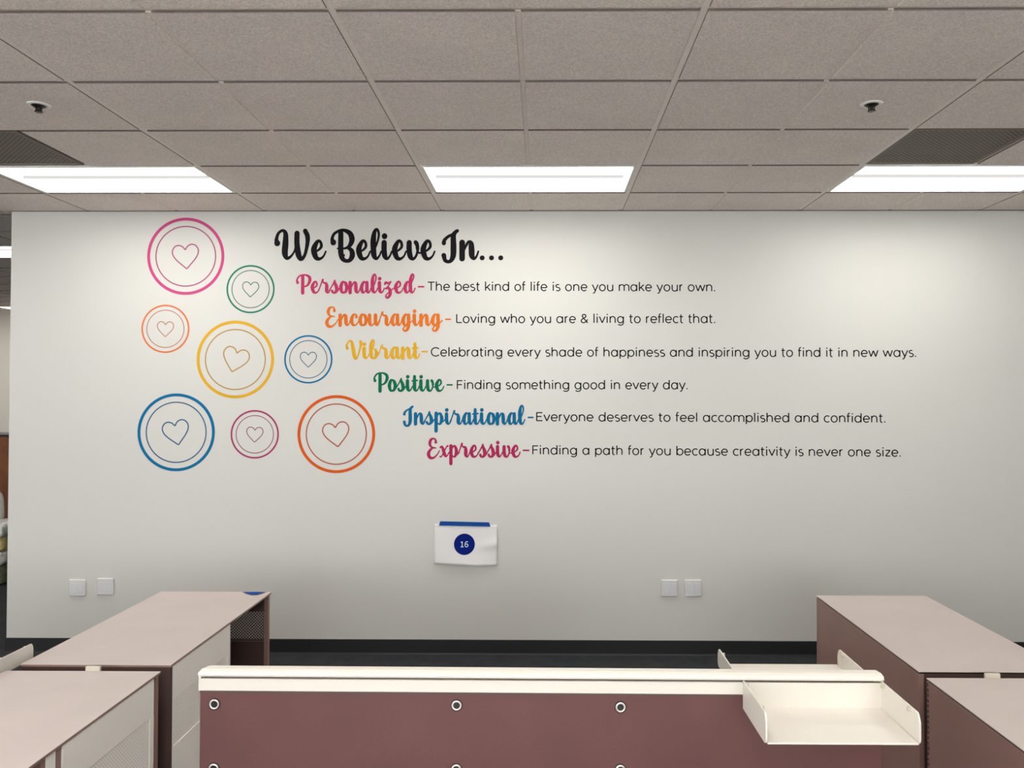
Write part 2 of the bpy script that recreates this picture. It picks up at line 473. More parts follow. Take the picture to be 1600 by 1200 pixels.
class Ink:
    """collects flat ribbons lying on the wall, each a hair in front of the last"""
    def __init__(self, fn, depth0=0.0006):
        self.bm = bmesh.new(); self.fn = fn; self.k = 0; self.frac = 0.0; self.d0 = depth0
    def _v(self, x, y):
        X, Z = self.fn(x, y)
        return self.bm.verts.new((X, -(self.d0 + 0.000030 * (self.k + self.frac)), Z))
    def ribbon(self, pts, round_caps=True, sub=7, closed=False):
        """pts (x, y, width) in glyph units"""
        c = catmull(pts, sub) if len(pts) > 2 else list(pts)
        if closed:
            m = len(pts)
            ext = [pts[-2], pts[-1]] + list(pts) + [pts[0], pts[1]]
            c = catmull(ext, sub)[2 * sub:(m + 2) * sub]
        q = [c[0]]
        for p in c[1:]:
            if math.hypot(p[0] - q[-1][0], p[1] - q[-1][1]) > 0.3: q.append(p)
        c = q; n = len(c)
        if n < 2: return
        L_, R_ = [], []
        for i, p in enumerate(c):
            if closed: a, b = c[(i - 1) % n], c[(i + 1) % n]
            else: a, b = c[max(0, i - 1)], c[min(n - 1, i + 1)]
            dx, dy = b[0] - a[0], b[1] - a[1]; l = math.hypot(dx, dy) or 1
            nx, ny = -dy / l, dx / l; w = p[2] / 2; self.frac = i / n
            L_.append(self._v(p[0] + nx * w, p[1] + ny * w)); R_.append(self._v(p[0] - nx * w, p[1] - ny * w))
        rng = range(n) if closed else range(n - 1)
        for i in rng:
            j = (i + 1) % n
            self.bm.faces.new((L_[i], R_[i], R_[j], L_[j]))
        self.k += 1; self.frac = 0.0
        if round_caps and not closed:
            for p, nb in ((c[0], c[1]), (c[-1], c[-2])):
                self.disc(p[0], p[1], p[2] / 2, 14)
    def disc(self, x, y, r, n=24):
        vs = [self._v(x + r * math.cos(2 * PI * k / n), y + r * math.sin(2 * PI * k / n)) for k in range(n)]
        self.bm.faces.new(vs); self.k += 1
    def done(self, name, mat, parent):
        for f in self.bm.faces:
            f.normal_update()
            if f.normal.y > 0: f.normal_flip()
        return link(name, self.bm, mat, parent)

# brush-script glyphs: 100 = x-height; (advance, [strokes of (x, y, width)])
a_bowl = [(56, 70, 10), (46, 90, 13), (30, 88, 20), (15, 50, 28), (22, 13, 22), (35, 6, 13), (50, 26, 9), (57, 56, 9)]
SC = {
 'e': (80, [[(10, 40, 9), (34, 46, 10), (54, 66, 14), (50, 90, 14), (34, 92, 17), (16, 54, 28), (26, 14, 24), (46, 5, 15), (66, 18, 10), (78, 42, 9)]]),
 'i': (58, [[(16, 86, 27), (16, 50, 27), (20, 20, 26), (33, 6, 15), (48, 20, 10), (58, 42, 9)], [(18, 119, 28), (18.5, 119, 28)]]),
 'l': (58, [[(10, 30, 9), (34, 80, 10), (45, 126, 12), (36, 153, 13), (22, 142, 19), (15, 100, 28), (16, 50, 28), (20, 20, 26), (33, 6, 15), (48, 20, 10), (58, 42, 9)]]),
 'v': (76, [[(15, 86, 26), (15, 50, 27), (22, 16, 25), (38, 5, 15), (54, 22, 12), (62, 55, 15), (56, 80, 21), (50, 88, 20)], [(58, 62, 16), (62, 42, 10), (74, 34, 9), (86, 40, 9)]]),
 'n': (96, [[(14, 87, 27), (14, 6, 27)], [(18, 30, 9), (30, 62, 11), (46, 88, 15), (60, 82, 24), (63, 50, 28), (65, 20, 26), (77, 6, 15), (90, 20, 10), (98, 42, 9)]]),
 'a': (92, [a_bowl, [(60, 88, 25), (60, 50, 27), (62, 20, 26), (74, 6, 15), (86, 20, 10), (94, 42, 9)]]),
 'o': (78, [[(44, 92, 14), (26, 88, 22), (14, 50, 28), (22, 13, 22), (38, 6, 16), (56, 16, 22), (64, 50, 26), (58, 82, 18), (44, 92, 13)], [(46, 84, 9), (52, 60, 9), (64, 44, 9), (82, 42, 9)]]),
 'c': (72, [[(54, 72, 22), (54, 86, 14), (42, 93, 13), (26, 86, 20), (14, 50, 28), (22, 14, 22), (42, 5, 14), (60, 18, 10), (74, 42, 9)]]),
 'u': (98, [[(14, 87, 27), (14, 40, 27), (20, 12, 24), (35, 5, 14), (50, 18, 10), (62, 50, 9)], [(64, 87, 27), (64, 50, 27), (67, 20, 26), (79, 6, 15), (91, 20, 10), (100, 42, 9)]]),
 'r': (90, [[(-14, 22, 9), (-2, 44, 10), (10, 76, 10), (20, 102, 14), (24, 110, 17)], [(22, 100, 12), (36, 84, 14), (52, 82, 18), (58, 60, 27), (58, 20, 27), (70, 6, 15), (83, 20, 10), (92, 42, 9)]]),
 's': (74, [[(-12, 20, 9), (4, 46, 10), (22, 76, 11), (36, 104, 13)], [(36, 100, 13), (38, 84, 20), (50, 54, 27), (52, 24, 26), (38, 6, 18), (20, 8, 17), (14, 20, 20)], [(46, 10, 12), (60, 18, 10), (76, 42, 9)]]),
 't': (56, [[(18, 122, 23), (18, 60, 27), (20, 20, 26), (33, 6, 15), (48, 20, 10), (57, 42, 9)], [(-2, 86, 12), (20, 87, 12), (42, 90, 12)]]),
 'd': (98, [a_bowl, [(56, 56, 9), (76, 100, 10), (88, 136, 12), (80, 155, 13), (68, 142, 19), (60, 100, 27), (60, 50, 28), (63, 20, 26), (76, 6, 15), (90, 18, 10), (100, 42, 9)]]),
 'z': (80, [[(4, 74, 14), (12, 88, 18), (32, 82, 17), (54, 94, 12)], [(54, 92, 11), (34, 60, 10), (12, 38, 11)], [(12, 38, 13), (34, 44, 18), (48, 22, 27), (48, -10, 25), (32, -34, 19), (16, -32, 15), (14, -16, 11), (38, 8, 9), (82, 44, 9)]]),
 'g': (92, [a_bowl, [(60, 88, 25), (61, 40, 27), (59, -8, 26), (44, -36, 19), (24, -38, 15), (16, -24, 13), (30, -6, 9), (62, 14, 9), (96, 44, 9)]]),
 'p': (90, [[(18, 92, 27), (18, -50, 27)], [(22, 56, 9), (36, 86, 14), (54, 88, 19), (66, 50, 27), (56, 12, 20), (42, 5, 13), (28, 18, 9)], [(62, 18, 12), (78, 26, 9), (92, 42, 9)]]),
 'b': (82, [[(10, 30, 9), (30, 86, 10), (40, 128, 12), (33, 152, 13), (20, 140, 19), (14, 100, 27), (15, 50, 27), (20, 16, 24), (36, 5, 15), (54, 16, 22), (60, 50, 25), (52, 74, 18), (44, 78, 12)], [(46, 76, 10), (56, 58, 9), (84, 50, 9)]]),
 'x': (80, [[(6, 80, 14), (18, 88, 15), (28, 70, 23), (42, 28, 26), (54, 8, 16), (68, 18, 10), (82, 42, 9)], [(70, 92, 15), (58, 82, 10), (18, 10, 10), (4, 6, 12)]]),
 'W': (190, [[(14, 84, 29), (10, 104, 18), (20, 134, 14), (42, 148, 14), (57, 132, 22), (57, 84, 29), (54, 36, 29), (64, 10, 20), (84, 16, 12), (104, 44, 9), (112, 80, 9)], [(117, 134, 25), (117, 84, 26), (125, 28, 28), (139, 4, 20), (158, 24, 15), (171, 78, 19), (172, 118, 23), (160, 146, 22)]]),
 'B': (138, [[(14, 88, 29), (8, 107, 17), (22, 134, 14), (62, 150, 14), (102, 136, 24), (116, 104, 28), (104, 72, 20), (78, 58, 11), (38, 57, 9)], [(55, 133, 26), (55, 60, 27), (56, 34, 27), (64, 8, 24), (82, -5, 18), (104, -2, 20), (118, 20, 27), (114, 46, 23), (92, 62, 12)], [(74, 24, 9), (66, 12, 12)]]),
 'I': (93, [[(82, 146, 16), (62, 130, 14), (36, 118, 14), (16, 100, 17), (12, 84, 21)], [(76, 144, 16), (62, 122, 24), (62, 67, 28), (60, 18, 26), (44, -8, 17), (20, -4, 18), (12, 22, 23)]]),
 'P': (122, [[(13, 87, 22), (8, 112, 14), (32, 143, 13), (76, 150, 13), (110, 134, 22), (116, 104, 25), (98, 68, 17), (66, 52, 10)], [(56, 135, 26), (56, 4, 27)]]),
 'E': (108, [[(74, 122, 22), (70, 144, 14), (52, 152, 13), (30, 140, 22), (22, 110, 24), (34, 86, 15), (56, 78, 11), (74, 76, 9)], [(52, 78, 10), (26, 60, 20), (11, 28, 27), (24, -1, 24), (54, -4, 16), (86, 22, 10), (106, 54, 9)]]),
 'V': (136, [[(12, 86, 22), (8, 112, 15), (28, 144, 13), (48, 138, 21), (60, 86, 28), (70, 30, 28), (82, 4, 22), (98, 20, 13), (118, 80, 15), (127, 120, 22), (122, 142, 22)]]),
 '.': (46, [[(14, 11, 27), (14.5, 11, 27)]]),
 ' ': (34, []),
}

def arc(cx, cy, rx, ry, a0, a1, n=10):
    return [(cx + rx * math.cos(math.radians(a0 + (a1 - a0) * k / n)), cy + ry * math.sin(math.radians(a0 + (a1 - a0) * k / n))) for k in range(n + 1)]
# light geometric sans: cap height 100, x-height 73; monoline
XH = 73; rr = XH / 2
def bowl(cx=34): return arc(cx, rr, 30, rr - 1, 90, 450, 20)
def arch(x0, x1, top=XH): return [(x0, 0)], [(x0, top)], None
GS = {
 'a': (82, [bowl(38), [(69, XH), (69, 0)]]),
 'b': (80, [bowl(42), [(11, 104), (11, 0)]]),
 'c': (66, [arc(38, rr, 30, rr - 1, 48, 312, 16)]),
 'd': (82, [bowl(38), [(69, 104), (69, 0)]]),
 'e': (76, [arc(38, rr, 30, rr - 1, 0, 318, 18), [(8, rr), (68, rr)]]),
 'f': (40, [[(15, 0), (15, 82)] + arc(30, 84, 15, 19, 180, 75, 6), [(2, XH - 4), (36, XH - 4)]]),
 'g': (82, [bowl(38), [(69, XH), (69, 4)] + arc(39, 0, 30, 26, 0, -145, 9)]),
 'h': (78, [[(11, 104), (11, 0)], arc(38, 44, 26, 28, 175, 0, 10) + [(64, 0)]]),
 'i': (30, [[(14, XH), (14, 0)], [(14, 96), (14, 97)]]),
 'k': (66, [[(11, 104), (11, 0)], [(58, XH), (11, 26)], [(28, 42), (62, 0)]]),
 'l': (28, [[(13, 104), (13, 0)]]),
 'm': (122, [[(11, XH), (11, 0)], arc(37, 46, 25, 26, 175, 0, 9) + [(62, 0)], arc(87, 46, 25, 26, 175, 0, 9) + [(112, 0)]]),
 'n': (78, [[(11, XH), (11, 0)], arc(38, 44, 26, 28, 175, 0, 10) + [(64, 0)]]),
 'o': (78, [bowl(38)]),
 'p': (80, [bowl(42), [(11, XH), (11, -26)]]),
 'r': (46, [[(11, XH), (11, 0)], arc(36, 42, 25, 30, 178, 88, 7)]),
 's': (58, [arc(29, 55, 20, 17, 50, 230, 8) + arc(29, 19, 22, 18.5, 70, -140, 9)]),
 't': (46, [[(18, 96), (18, 20)] + arc(34, 18, 16, 18, 180, 285, 6), [(3, XH - 3), (40, XH - 3)]]),
 'u': (78, [[(11, XH), (11, 30)] + arc(38, 29, 27, 29, 180, 360, 10) + [(65, XH)], [(65, XH), (65, 0)]]),
 'v': (68, [[(4, XH), (34, 1)], [(34, 1), (64, XH)]]),
 'w': (104, [[(4, XH), (28, 1)], [(28, 1), (52, XH - 4)], [(52, XH - 4), (76, 1)], [(76, 1), (100, XH)]]),
 'y': (68, [[(4, XH), (35, 1)], [(64, XH), (26, -22)] , [(26, -22), (10, -26)]]),
 'z': (60, [[(7, XH - 4), (54, XH - 4)], [(54, XH - 4), (7, 4)], [(7, 4), (55, 4)]]),
 'T': (80, [[(4, 96), (76, 96)], [(40, 96), (40, 0)]]),
 'L': (70, [[(12, 100), (12, 4)], [(12, 4), (66, 4)]]),
 'C': (96, [arc(54, 50, 46, 48, 42, 318, 18)]),
 'F': (72, [[(12, 100), (12, 0)], [(12, 95), (66, 95)], [(12, 50), (60, 50)]]),
 'E': (78, [[(12, 100), (12, 0)], [(12, 95), (70, 95)], [(12, 52), (62, 52)], [(12, 4), (71, 4)]]),
 '&': (84, [[(76, 0), (26, 62)] + arc(38, 80, 18, 17, 200, -20, 9) + [(54, 66), (22, 46)] + arc(32, 23, 24, 21, 130, 300, 9) + [(62, 18), (74, 40)]]),
 '.': (26, [[(12, 5), (12, 6)]]),
 ' ': (34, []),
}

def script_text(name, text, p0, p1, col, parent, sy, ink_name='script_word'):
    """lay script text between wall points p0 and p1 (baseline), sy = metres per 100 units of height"""
    x = 0; items = []
    for i, ch in enumerate(text):
        adv, st = SC[ch]
        if i and text[i - 1] in 'PVBIW' and ch != ' ' and ch.islower(): x += 0
        items.append((ch, x, st)); x += adv
    last = max((p[0] + p[2] / 2 + ix for ch, ix, st in items for s in st for p in s), default=x)
    dx, dz = p1[0] - p0[0], p1[1] - p0[1]
    sx = dx / last; ky = sy / 100
    ink = Ink(lambda u, v: (p0[0] + u * sx, p0[1] + v * ky + dz * (u / last)))
    for ch, ix, st in items:
        for s in st:
            # last letter keeps its exit stroke; others flow on
            ink.ribbon([(a + ix, b, w * 1.10) for a, b, w in s], sub=7)
    o = ink.done(ink_name, col, parent)
    return o

def sans_text(text, p0, p1, mat, parent, cap, w=12.6):
    x = 0; items = []; word = 0
    for ch in text:
        adv, st = GS[ch]
        if ch == ' ': word += 1
        items.append((x, st, word)); x += adv + (4.0 if ch != ' ' else 8)
    first = 8; last = x - 14
    ky = cap / 100
    dx, dz = p1[0] - p0[0], p1[1] - p0[1]
    sx = dx / (last - first)
    for k in range(word + 1):
        ink = Ink(lambda u, v: (p0[0] + (u - first) * sx, p0[1] + v * ky + dz * (u / last)))
        for ix, st, wd in items:
            if wd != k: continue
            for s in st:
                c = [(a + ix, b, w) for a, b in s]
                if len(s) == 2 and abs(s[0][0] - s[1][0]) + abs(s[0][1] - s[1][1]) < 2:
                    ink.disc(c[0][0], c[0][1], w * 0.62, 12)
                elif len(s) == 2: ink.ribbon(c, round_caps=False)
                else: ink.ribbon(c, round_caps=False, sub=2)
        ink.done('word', mat, parent)

FW = WALL_Y
def decal(label, cat='wall lettering', group=None, name='vinyl_lettering'):
    return thing(name, (0, FW, 0), label, cat, group)

t = decal('large black script title reading We Believe In with three dots, top of the mural wall')
xs0 = -1.8569; k_ = 31.2 * 5.602 / 1279.5
# the title is set as two strokes of work: three words and the dots
def title_word(text, px0, px1):
    a = xs0 + (px0 - 428.9) * 5.602 / 1279.5 * 1.0063
    b = xs0 + (px1 - 428.9) * 5.602 / 1279.5 * 1.0063
    script_text('title', text, (a, 2.6946), (b, 2.6944), V['black'], t, k_ * 1.0)
title_word('We', 428.9, 510.5)
title_word('Believe', 516.8, 680.6)
title_word('In', 690.0, 748.8)
for px in (753.5, 768.0, 782.4):
    a = xs0 + (px - 428.9) * 5.602 / 1279.5 * 1.0063
    ink = Ink(lambda u, v: (a + u, 2.7075 + v)); ink.disc(0, 0, 0.0172, 24); ink.done('dot', V['black'], t)

SM = 19.3 * 5.602 / 1279.5
CAP = 0.0600
LINES = [
 ('Personalized', (-1.7066, 2.4636), (-0.883, 2.4639), 'pink', (-0.8678, -0.8238, 2.5092), 'The best kind of life is one you make your own.', (-0.7973, 2.4828), (1.1666, 2.4784), 'pink script word Personalized and its black sentence'),
 ('Encouraging', (-1.5024, 2.2397), (-0.6954, 2.24), 'orange', (-0.6797, -0.6401, 2.2853), 'Loving who you are & living to reflect that.', (-0.6032, 2.2607), (1.1661, 2.2614), 'orange script word Encouraging and its black sentence'),
 ('Vibrant', (-1.362, 2.0129), (-0.851, 2.0133), 'yellow', (-0.842, -0.7967, 2.0629), 'Celebrating every shade of happiness and inspiring you to find it in new ways.', (-0.7738, 2.0318), (2.532, 2.031), 'yellow script word Vibrant and its black sentence'),
 ('Positive', (-1.1704, 1.7896), (-0.6838, 1.7902), 'green', (-0.669, -0.6269, 1.8354), 'Finding something good in every day.', (-0.5974, 1.8074), (0.9774, 1.8084), 'green script word Positive and its black sentence'),
 ('Inspirational', (-0.9674, 1.5629), (-0.1281, 1.5643), 'blue', (-0.1133, -0.073, 1.6133), 'Everyone deserves to feel accomplished and confident.', (-0.0537, 1.5893), (2.3208, 1.5835), 'blue script word Inspirational and its black sentence'),
 ('Expressive', (-0.7994, 1.3397), (-0.161, 1.341), 'magenta', (-0.1462, -0.1011, 1.389), 'Finding a path for you because creativity is never one size.', (-0.0797, 1.3625), (2.4234, 1.3523), 'magenta script word Expressive and its black sentence'),
]
for w_, a, b, c, d, s_, sa, sb, lab in LINES:
    t = decal(lab + ' on the cream wall', group='mural text lines')
    script_text('word', w_, a, b, V[c], t, SM)
    ink = Ink(lambda u, v: (u, v)); 
    bmv = ink
    hw = 0.0055
    vs = [ink._v(d[0], d[2] - hw), ink._v(d[1], d[2] - hw), ink._v(d[1], d[2] + hw), ink._v(d[0], d[2] + hw)]
    ink.bm.faces.new(vs); ink.done('dash', V[c], t)
    sans_text(s_, sa, sb, V['black'], t, CAP)

# heart circles
def ring_pts(R, n=72): return [(R * math.cos(2 * PI * k / n), R * math.sin(2 * PI * k / n)) for k in range(n)]
def flat_ring(bm, R, w, n=96, y=-0.0006):
    a = [bm.verts.new(((R + w / 2) * math.cos(2 * PI * k / n), y, (R + w / 2) * math.sin(2 * PI * k / n))) for k in range(n)]
    b = [bm.verts.new(((R - w / 2) * math.cos(2 * PI * k / n), y, (R - w / 2) * math.sin(2 * PI * k / n))) for k in range(n)]
    for k in range(n):
        j = (k + 1) % n
        bm.faces.new((a[k], a[j], b[j], b[k]))
HEART = [(0.05, 0.56), (0.22, 0.76), (0.50, 0.86), (0.80, 0.76), (0.98, 0.44), (0.92, 0.08), (0.66, -0.30), (0.30, -0.66), (0.06, -0.90)]
def heart_line(rot, W_, th):
    half = HEART
    pts = [(x, z) for x, z in half] + [(0.0, -0.93)] + [(-x, z) for x, z in half[::-1]] + [(0.0, 0.50)]
    s = W_ / 2; c, n_ = math.cos(rot), math.sin(rot)
    P = [((x * c - z * n_) * s, (x * n_ + z * c) * s) for x, z in pts]
    # two open halves keep the notch and the tip crisp
    k = len(half)
    return [[P[-1]] + P[:k + 1], [P[k]] + P[k + 1:]]
def heart_circle(x, z, R, mat, mat_in, rot, label):
    t = thing('heart_circle', (x, FW, z), label, 'wall decal', 'heart circles on the mural wall')
    big = R > 0.2
    w = 0.0205 if big else 0.0115
    wi = 0.0080 if big else 0.0052
    bm = bmesh.new(); flat_ring(bm, R - w / 2, w); 
    link('outer_ring', bm, mat, t)
    bm = bmesh.new(); flat_ring(bm, R * 0.772, wi); link('inner_ring', bm, mat_in, t)
    ink = Ink(lambda u, v: (u / 1000, v / 1000))
    th = wi * 1000 * 1.02
    W_ = R * 0.685 * 1000
    for half in heart_line(rot, W_, th):
        ink.ribbon([(a, b, th) for a, b in half], sub=5)
    ink.done('heart', mat_in, t)
CC = [
 (-2.4702, 2.7196, .2671, 'ring_pink', 5, 'large pink ring with heart, topmost of the mural circles'),
 (-2.0207, 2.4925, .1664, 'ring_green', -2, 'small green ring with heart'),
 (-2.6065, 2.2189, .1664, 'light_orange', -1, 'small orange ring with heart at the left edge of the mural'),
 (-2.1222, 2.0083, .2671, 'yellow', -15, 'large yellow ring with tilted heart, middle of the mural circles'),
 (-1.6191, 2.0100, .1664, 'ring_blue', 0, 'small blue ring with heart beside the yellow ring'),
 (-2.5258, 1.5077, .2671, 'ring_blue', 11, 'large blue ring with tilted heart at lower left of the mural'),
 (-1.9844, 1.4950, .1664, 'ring_magenta', -2, 'small magenta ring with heart between the large blue and orange rings'),
 (-1.4239, 1.4973, .2671, 'deep_orange', 8, 'large orange ring with heart at the lower right of the circles'),
]
for x, z, R, m, rot, lab in CC:
    if m + '_thin' not in V:
        b_ = V[m].node_tree.nodes['Principled BSDF'].inputs['Base Color'].default_value
        g_ = sum(b_[:3]) / 3
        V[m + '_thin'] = principled(V[m].name + '_thin', tuple(0.72 * (0.8 * c + 0.2 * g_) for c in b_[:3]), 0.5, spec=0.07)
    heart_circle(x, z, R, V[m], V[m + '_thin'], math.radians(rot), lab)

# ------------------------------------------------------------------ paper sign
t = thing('paper_sign', (-0.533, FW, 0.61), 'white sheet with blue disc numbered 16 taped to the wall', 'sign')
bm = bmesh.new()
NX, NZ = 28, 18
def paper(u, v):
    # u left-right, v bottom-top
    x0, x1 = -0.214, 0.2145
    zl, zr = 0.006, -0.003; tl, tr = 0.2785, 0.2715
    x = x0 + (x1 - x0) * u
    z = (zl + (zr - zl) * u) * (1 - v) + (tl + (tr - tl) * u) * v
    lift = 0.003 + 0.022 * (1 - v) ** 2 * (0.45 + 0.55 * math.sin(PI * (u * 0.9 + 0.05)) ** 2 * (u * 1.3))
    lift += 0.004 * math.sin(5.2 * u + 3 * v) * (1 - v)
    crease = abs((v - 0.47) - 0.28 * (u - 0.75))
    if u > 0.62: lift += 0.009 * max(0, 1 - crease / 0.16) * (u - 0.62) / 0.38
    if u < 0.22: lift += 0.006 * (1 - u / 0.22) * abs(math.sin(3 * v))
    z += -0.006 * (1 - v) * math.sin(PI * max(0, (u - 0.5) * 2))
    return (x, -max(0.002, 1.45 * lift), z)
g = [[bm.verts.new(paper(a / NX, b / NZ)) for a in range(NX + 1)] for b in range(NZ + 1)]
for b in range(NZ):
    for a in range(NX): bm.faces.new((g[b][a], g[b][a + 1], g[b + 1][a + 1], g[b + 1][a]))
sh = link('sheet', bm, M['paper'], t, smooth=True)
so = sh.modifiers.new('thickness', 'SOLIDIFY'); so.thickness = 0.0004
def paper_at(x, z, off):
    u = (x + 0.214) / 0.4285; v = (z - 0.0) / 0.275
    p = paper(min(1, max(0, u)), min(1, max(0, v)))
    return (x, p[1] - off, z)
def on_paper(poly_r, off, cx, cz, n=40, name='disc', mat=None, rings=8):
    bm = bmesh.new(); prev = None; c = bm.verts.new(paper_at(cx, cz, off))
    for q in range(1, rings + 1):
        r = poly_r * q / rings
        ring = [bm.verts.new(paper_at(cx + r * math.cos(2 * PI * k / n), cz + r * math.sin(2 * PI * k / n), off)) for k in range(n)]
        for k in range(n):
            j = (k + 1) % n
            if prev is None: bm.faces.new((c, ring[k], ring[j]))
            else: bm.faces.new((prev[k], ring[k], ring[j], prev[j]))
        prev = ring
    return link(name, bm, mat, t)
DX, DZ = -0.0095, 0.1400
on_paper(0.0715, 0.0016, DX, DZ, name='printed_disc', mat=M['sign_blue'])
bm = bmesh.new()
def pribbon(pts, w=0.0052, off=0.0036):
    c = catmull([(a, b, w) for a, b in pts], 6) if len(pts) > 2 else [(a, b, w) for a, b in pts]
    n = len(c); L_, R_ = [], []
    for i, p in enumerate(c):
        a, b = c[max(0, i - 1)], c[min(n - 1, i + 1)]
        dx, dy = b[0] - a[0], b[1] - a[1]; l = math.hypot(dx, dy) or 1
        nx, ny = -dy / l * w / 2, dx / l * w / 2
        L_.append(bm.verts.new(paper_at(DX + p[0] + nx, DZ + p[1] + ny, off))); R_.append(bm.verts.new(paper_at(DX + p[0] - nx, DZ + p[1] - ny, off)))
    for i in range(n - 1): bm.faces.new((L_[i], R_[i], R_[i + 1], L_[i + 1]))
pribbon([(-0.0245, 0.0115), (-0.0150, 0.0165)]); pribbon([(-0.0150, 0.0185), (-0.0150, -0.0185)]); pribbon([(-0.0250, -0.0170), (-0.0050, -0.0170)])
pribbon([(0.0235, 0.0150), (0.0160, 0.0175), (0.0070, 0.0110), (0.0045, -0.0020), (0.0060, -0.0120), (0.0145, -0.0175), (0.0230, -0.0120), (0.0235, -0.0030), (0.0150, 0.0030), (0.0065, -0.0010)], w=0.0050)
link('printed_number', bm, M['sign_text'], t)
bm = bmesh.new()
tp = [(-0.184, 0.2660), (0.168, 0.2600), (0.158, 0.2880), (-0.176, 0.2950)]
nn = 12
rows = []
for k in range(nn + 1):
    u = k / nn
    xb = tp[0][0] + (tp[1][0] - tp[0][0]) * u; zb = tp[0][1] + (tp[1][1] - tp[0][1]) * u
    xt = tp[3][0] + (tp[2][0] - tp[3][0]) * u; zt = tp[3][1] + (tp[2][1] - tp[3][1]) * u
    rows.append((bm.verts.new((xb, -0.0100, zb)), bm.verts.new((xt, -0.0030, zt))))
for A, B in zip(rows, rows[1:]): bm.faces.new((A[0], B[0], B[1], A[1]))
link('tape_strip', bm, M['tape'], t)

# ------------------------------------------------------------------ wall outlets (two-gang plates)
def outlet(x, z, label):
    t = thing('wall_outlet', (x, FW, z), label, 'outlet', 'square cover plates low on the mural wall')
    w, h = 0.0575, 0.0575
    boxobj('cover_plate', -w, w, -0.016, 0, -h, h, M['white_plastic'], t, bevel=0.0055)
    for s in (-1, 1):
        boxobj('insert', s * 0.023 - 0.0165, s * 0.023 + 0.0165, -0.0172, -0.014, -0.0335, 0.0335, M['white_plastic'], t, bevel=0.001)
outlet(-3.1915, 0.4444, 'white square cover plate low on the wall, leftmost of the four')
outlet(-2.9998, 0.4538, 'white square cover plate low on the wall, second from the left')
outlet(0.851, 0.4568, 'white square cover plate low on the wall, third from the left')
outlet(1.0126, 0.4582, 'white square cover plate low on the wall, nearest the right cabinets')

# ------------------------------------------------------------------ storage cabinets
TOPZ = 0.72
def cabinet_open(x0, x1, y0, y1, label, door0, door1, bay0, bay1, post=False, clip=None, strip=None):
    """low cabinet, doors and open bay on its right-hand (+x) side"""
    t = thing('storage_cabinet', ((x0 + x1) / 2, (y0 + y1) / 2, 0), label, 'cabinet', 'low taupe storage cabinets')
    ox, oy = (x0 + x1) / 2, (y0 + y1) / 2
    def B(name, a, b, c, d, e, f, mat, bevel=0.0): return boxobj(name, a - ox, b - ox, c - oy, d - oy, e, f, mat, t, bevel)
    B('top', x0, x1, y0, y1, TOPZ - 0.003, TOPZ, M['top'], 0.0008)
    B('top_edge', x0 + 0.001, x1 - 0.001, y0 + 0.001, y1 - 0.001, TOPZ - 0.010, TOPZ - 0.0031, M['taupe'])
    zt = TOPZ - 0.0105
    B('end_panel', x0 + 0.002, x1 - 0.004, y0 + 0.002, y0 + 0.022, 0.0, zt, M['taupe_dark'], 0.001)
    B('side_panel', x0 + 0.002, x0 + 0.020, y0 + 0.022, y1 - 0.022, 0.0, zt, M['taupe'])
    B('bottom_panel', x0 + 0.02, x1 - 0.03, y0 + 0.022, y1 - 0.022, 0.05, 0.07, M['taupe_dark'])
    B('plinth', x0 + 0.02, x1 - 0.06, y0 + 0.03, y1 - 0.03, 0.0, 0.05, M['black'])
    # far end panel: perforated band framed by solid sheet
    px0, px1 = x0 + 0.020, x1 - 0.030
    n = int((px1 - px0) / 0.0078); p = (px1 - px0) / n
    nz = 20; zb1 = TOPZ - 0.100; zb0 = zb1 - nz * p
    B('far_end_panel', px0, px1, y1 - 0.022, y1 - 0.004, 0.0, zb0, M['taupe_dark'])
    B('far_end_rail', px0, px1, y1 - 0.022, y1 - 0.004, zb1, zt, M['taupe_dark'])
    bm = bmesh.new(); perf(bm, n, nz, p, p * 0.40, lambda u, v: (px0 + u - ox, y1 - 0.012 - oy, zb0 + v))
    o = link('perforated_band', bm, M['taupe_dark'], t)
    B('corner_post', x1 - 0.030, x1 - 0.008, y1 - 0.026, y1 - 0.002, 0.0, zt, M['taupe'], 0.001)
    # door with a perforated ventilation band
    fx = x1 - 0.006
    h1, h0 = TOPZ - 0.150, TOPZ - 0.330
    B('door', fx - 0.018, fx, door0, door1, h1, zt - 0.004, M['door'], 0.0015)
    d2 = B('door', fx - 0.018, fx, door0, door1, 0.06, h0, M['door'], 0.0015)
    m = 0.03
    for ya, yb in ((door0, door0 + m), (door1 - m, door1)):
        B('door_stile', fx - 0.018, fx, ya, yb, h0, h1, M['door'])
    nn = 76; pp = (door1 - door0 - 2 * m) / nn; nv = int((h1 - h0) / pp); pv = (h1 - h0) / nv
    bm = bmesh.new()
    perf(bm, nn, nv, pp, pp * 0.26, lambda u, v: (fx - 0.003 - ox, door0 + m + u - oy, h0 + v * pv / pp))
    link('vent_mesh', bm, M['door'], t)
    B('door_backing', fx - 0.030, fx - 0.020, door0, door1, 0.06, zt - 0.004, M['taupe'])
    # divider between door and open bay
    for (a, b, mt) in (strip or []):
        B('divider', x1 - 0.45, fx - 0.004, a, b, 0.05, zt, mt)
    B('bay_floor', x0 + 0.03, x1 - 0.03, bay0, bay1, 0.07, 0.085, M['taupe_dark'])
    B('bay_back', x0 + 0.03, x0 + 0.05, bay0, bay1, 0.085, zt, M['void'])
    if clip:
        bm = bmesh.new(); box(bm, clip[0] - ox, clip[1] - ox, y1 - 0.001 - oy, y1 + 0.012 - oy, TOPZ - 0.035, TOPZ + 0.017, 0.004, seg=2)
        link('joining_clip', bm, M['cream_clip'], t)
    return t
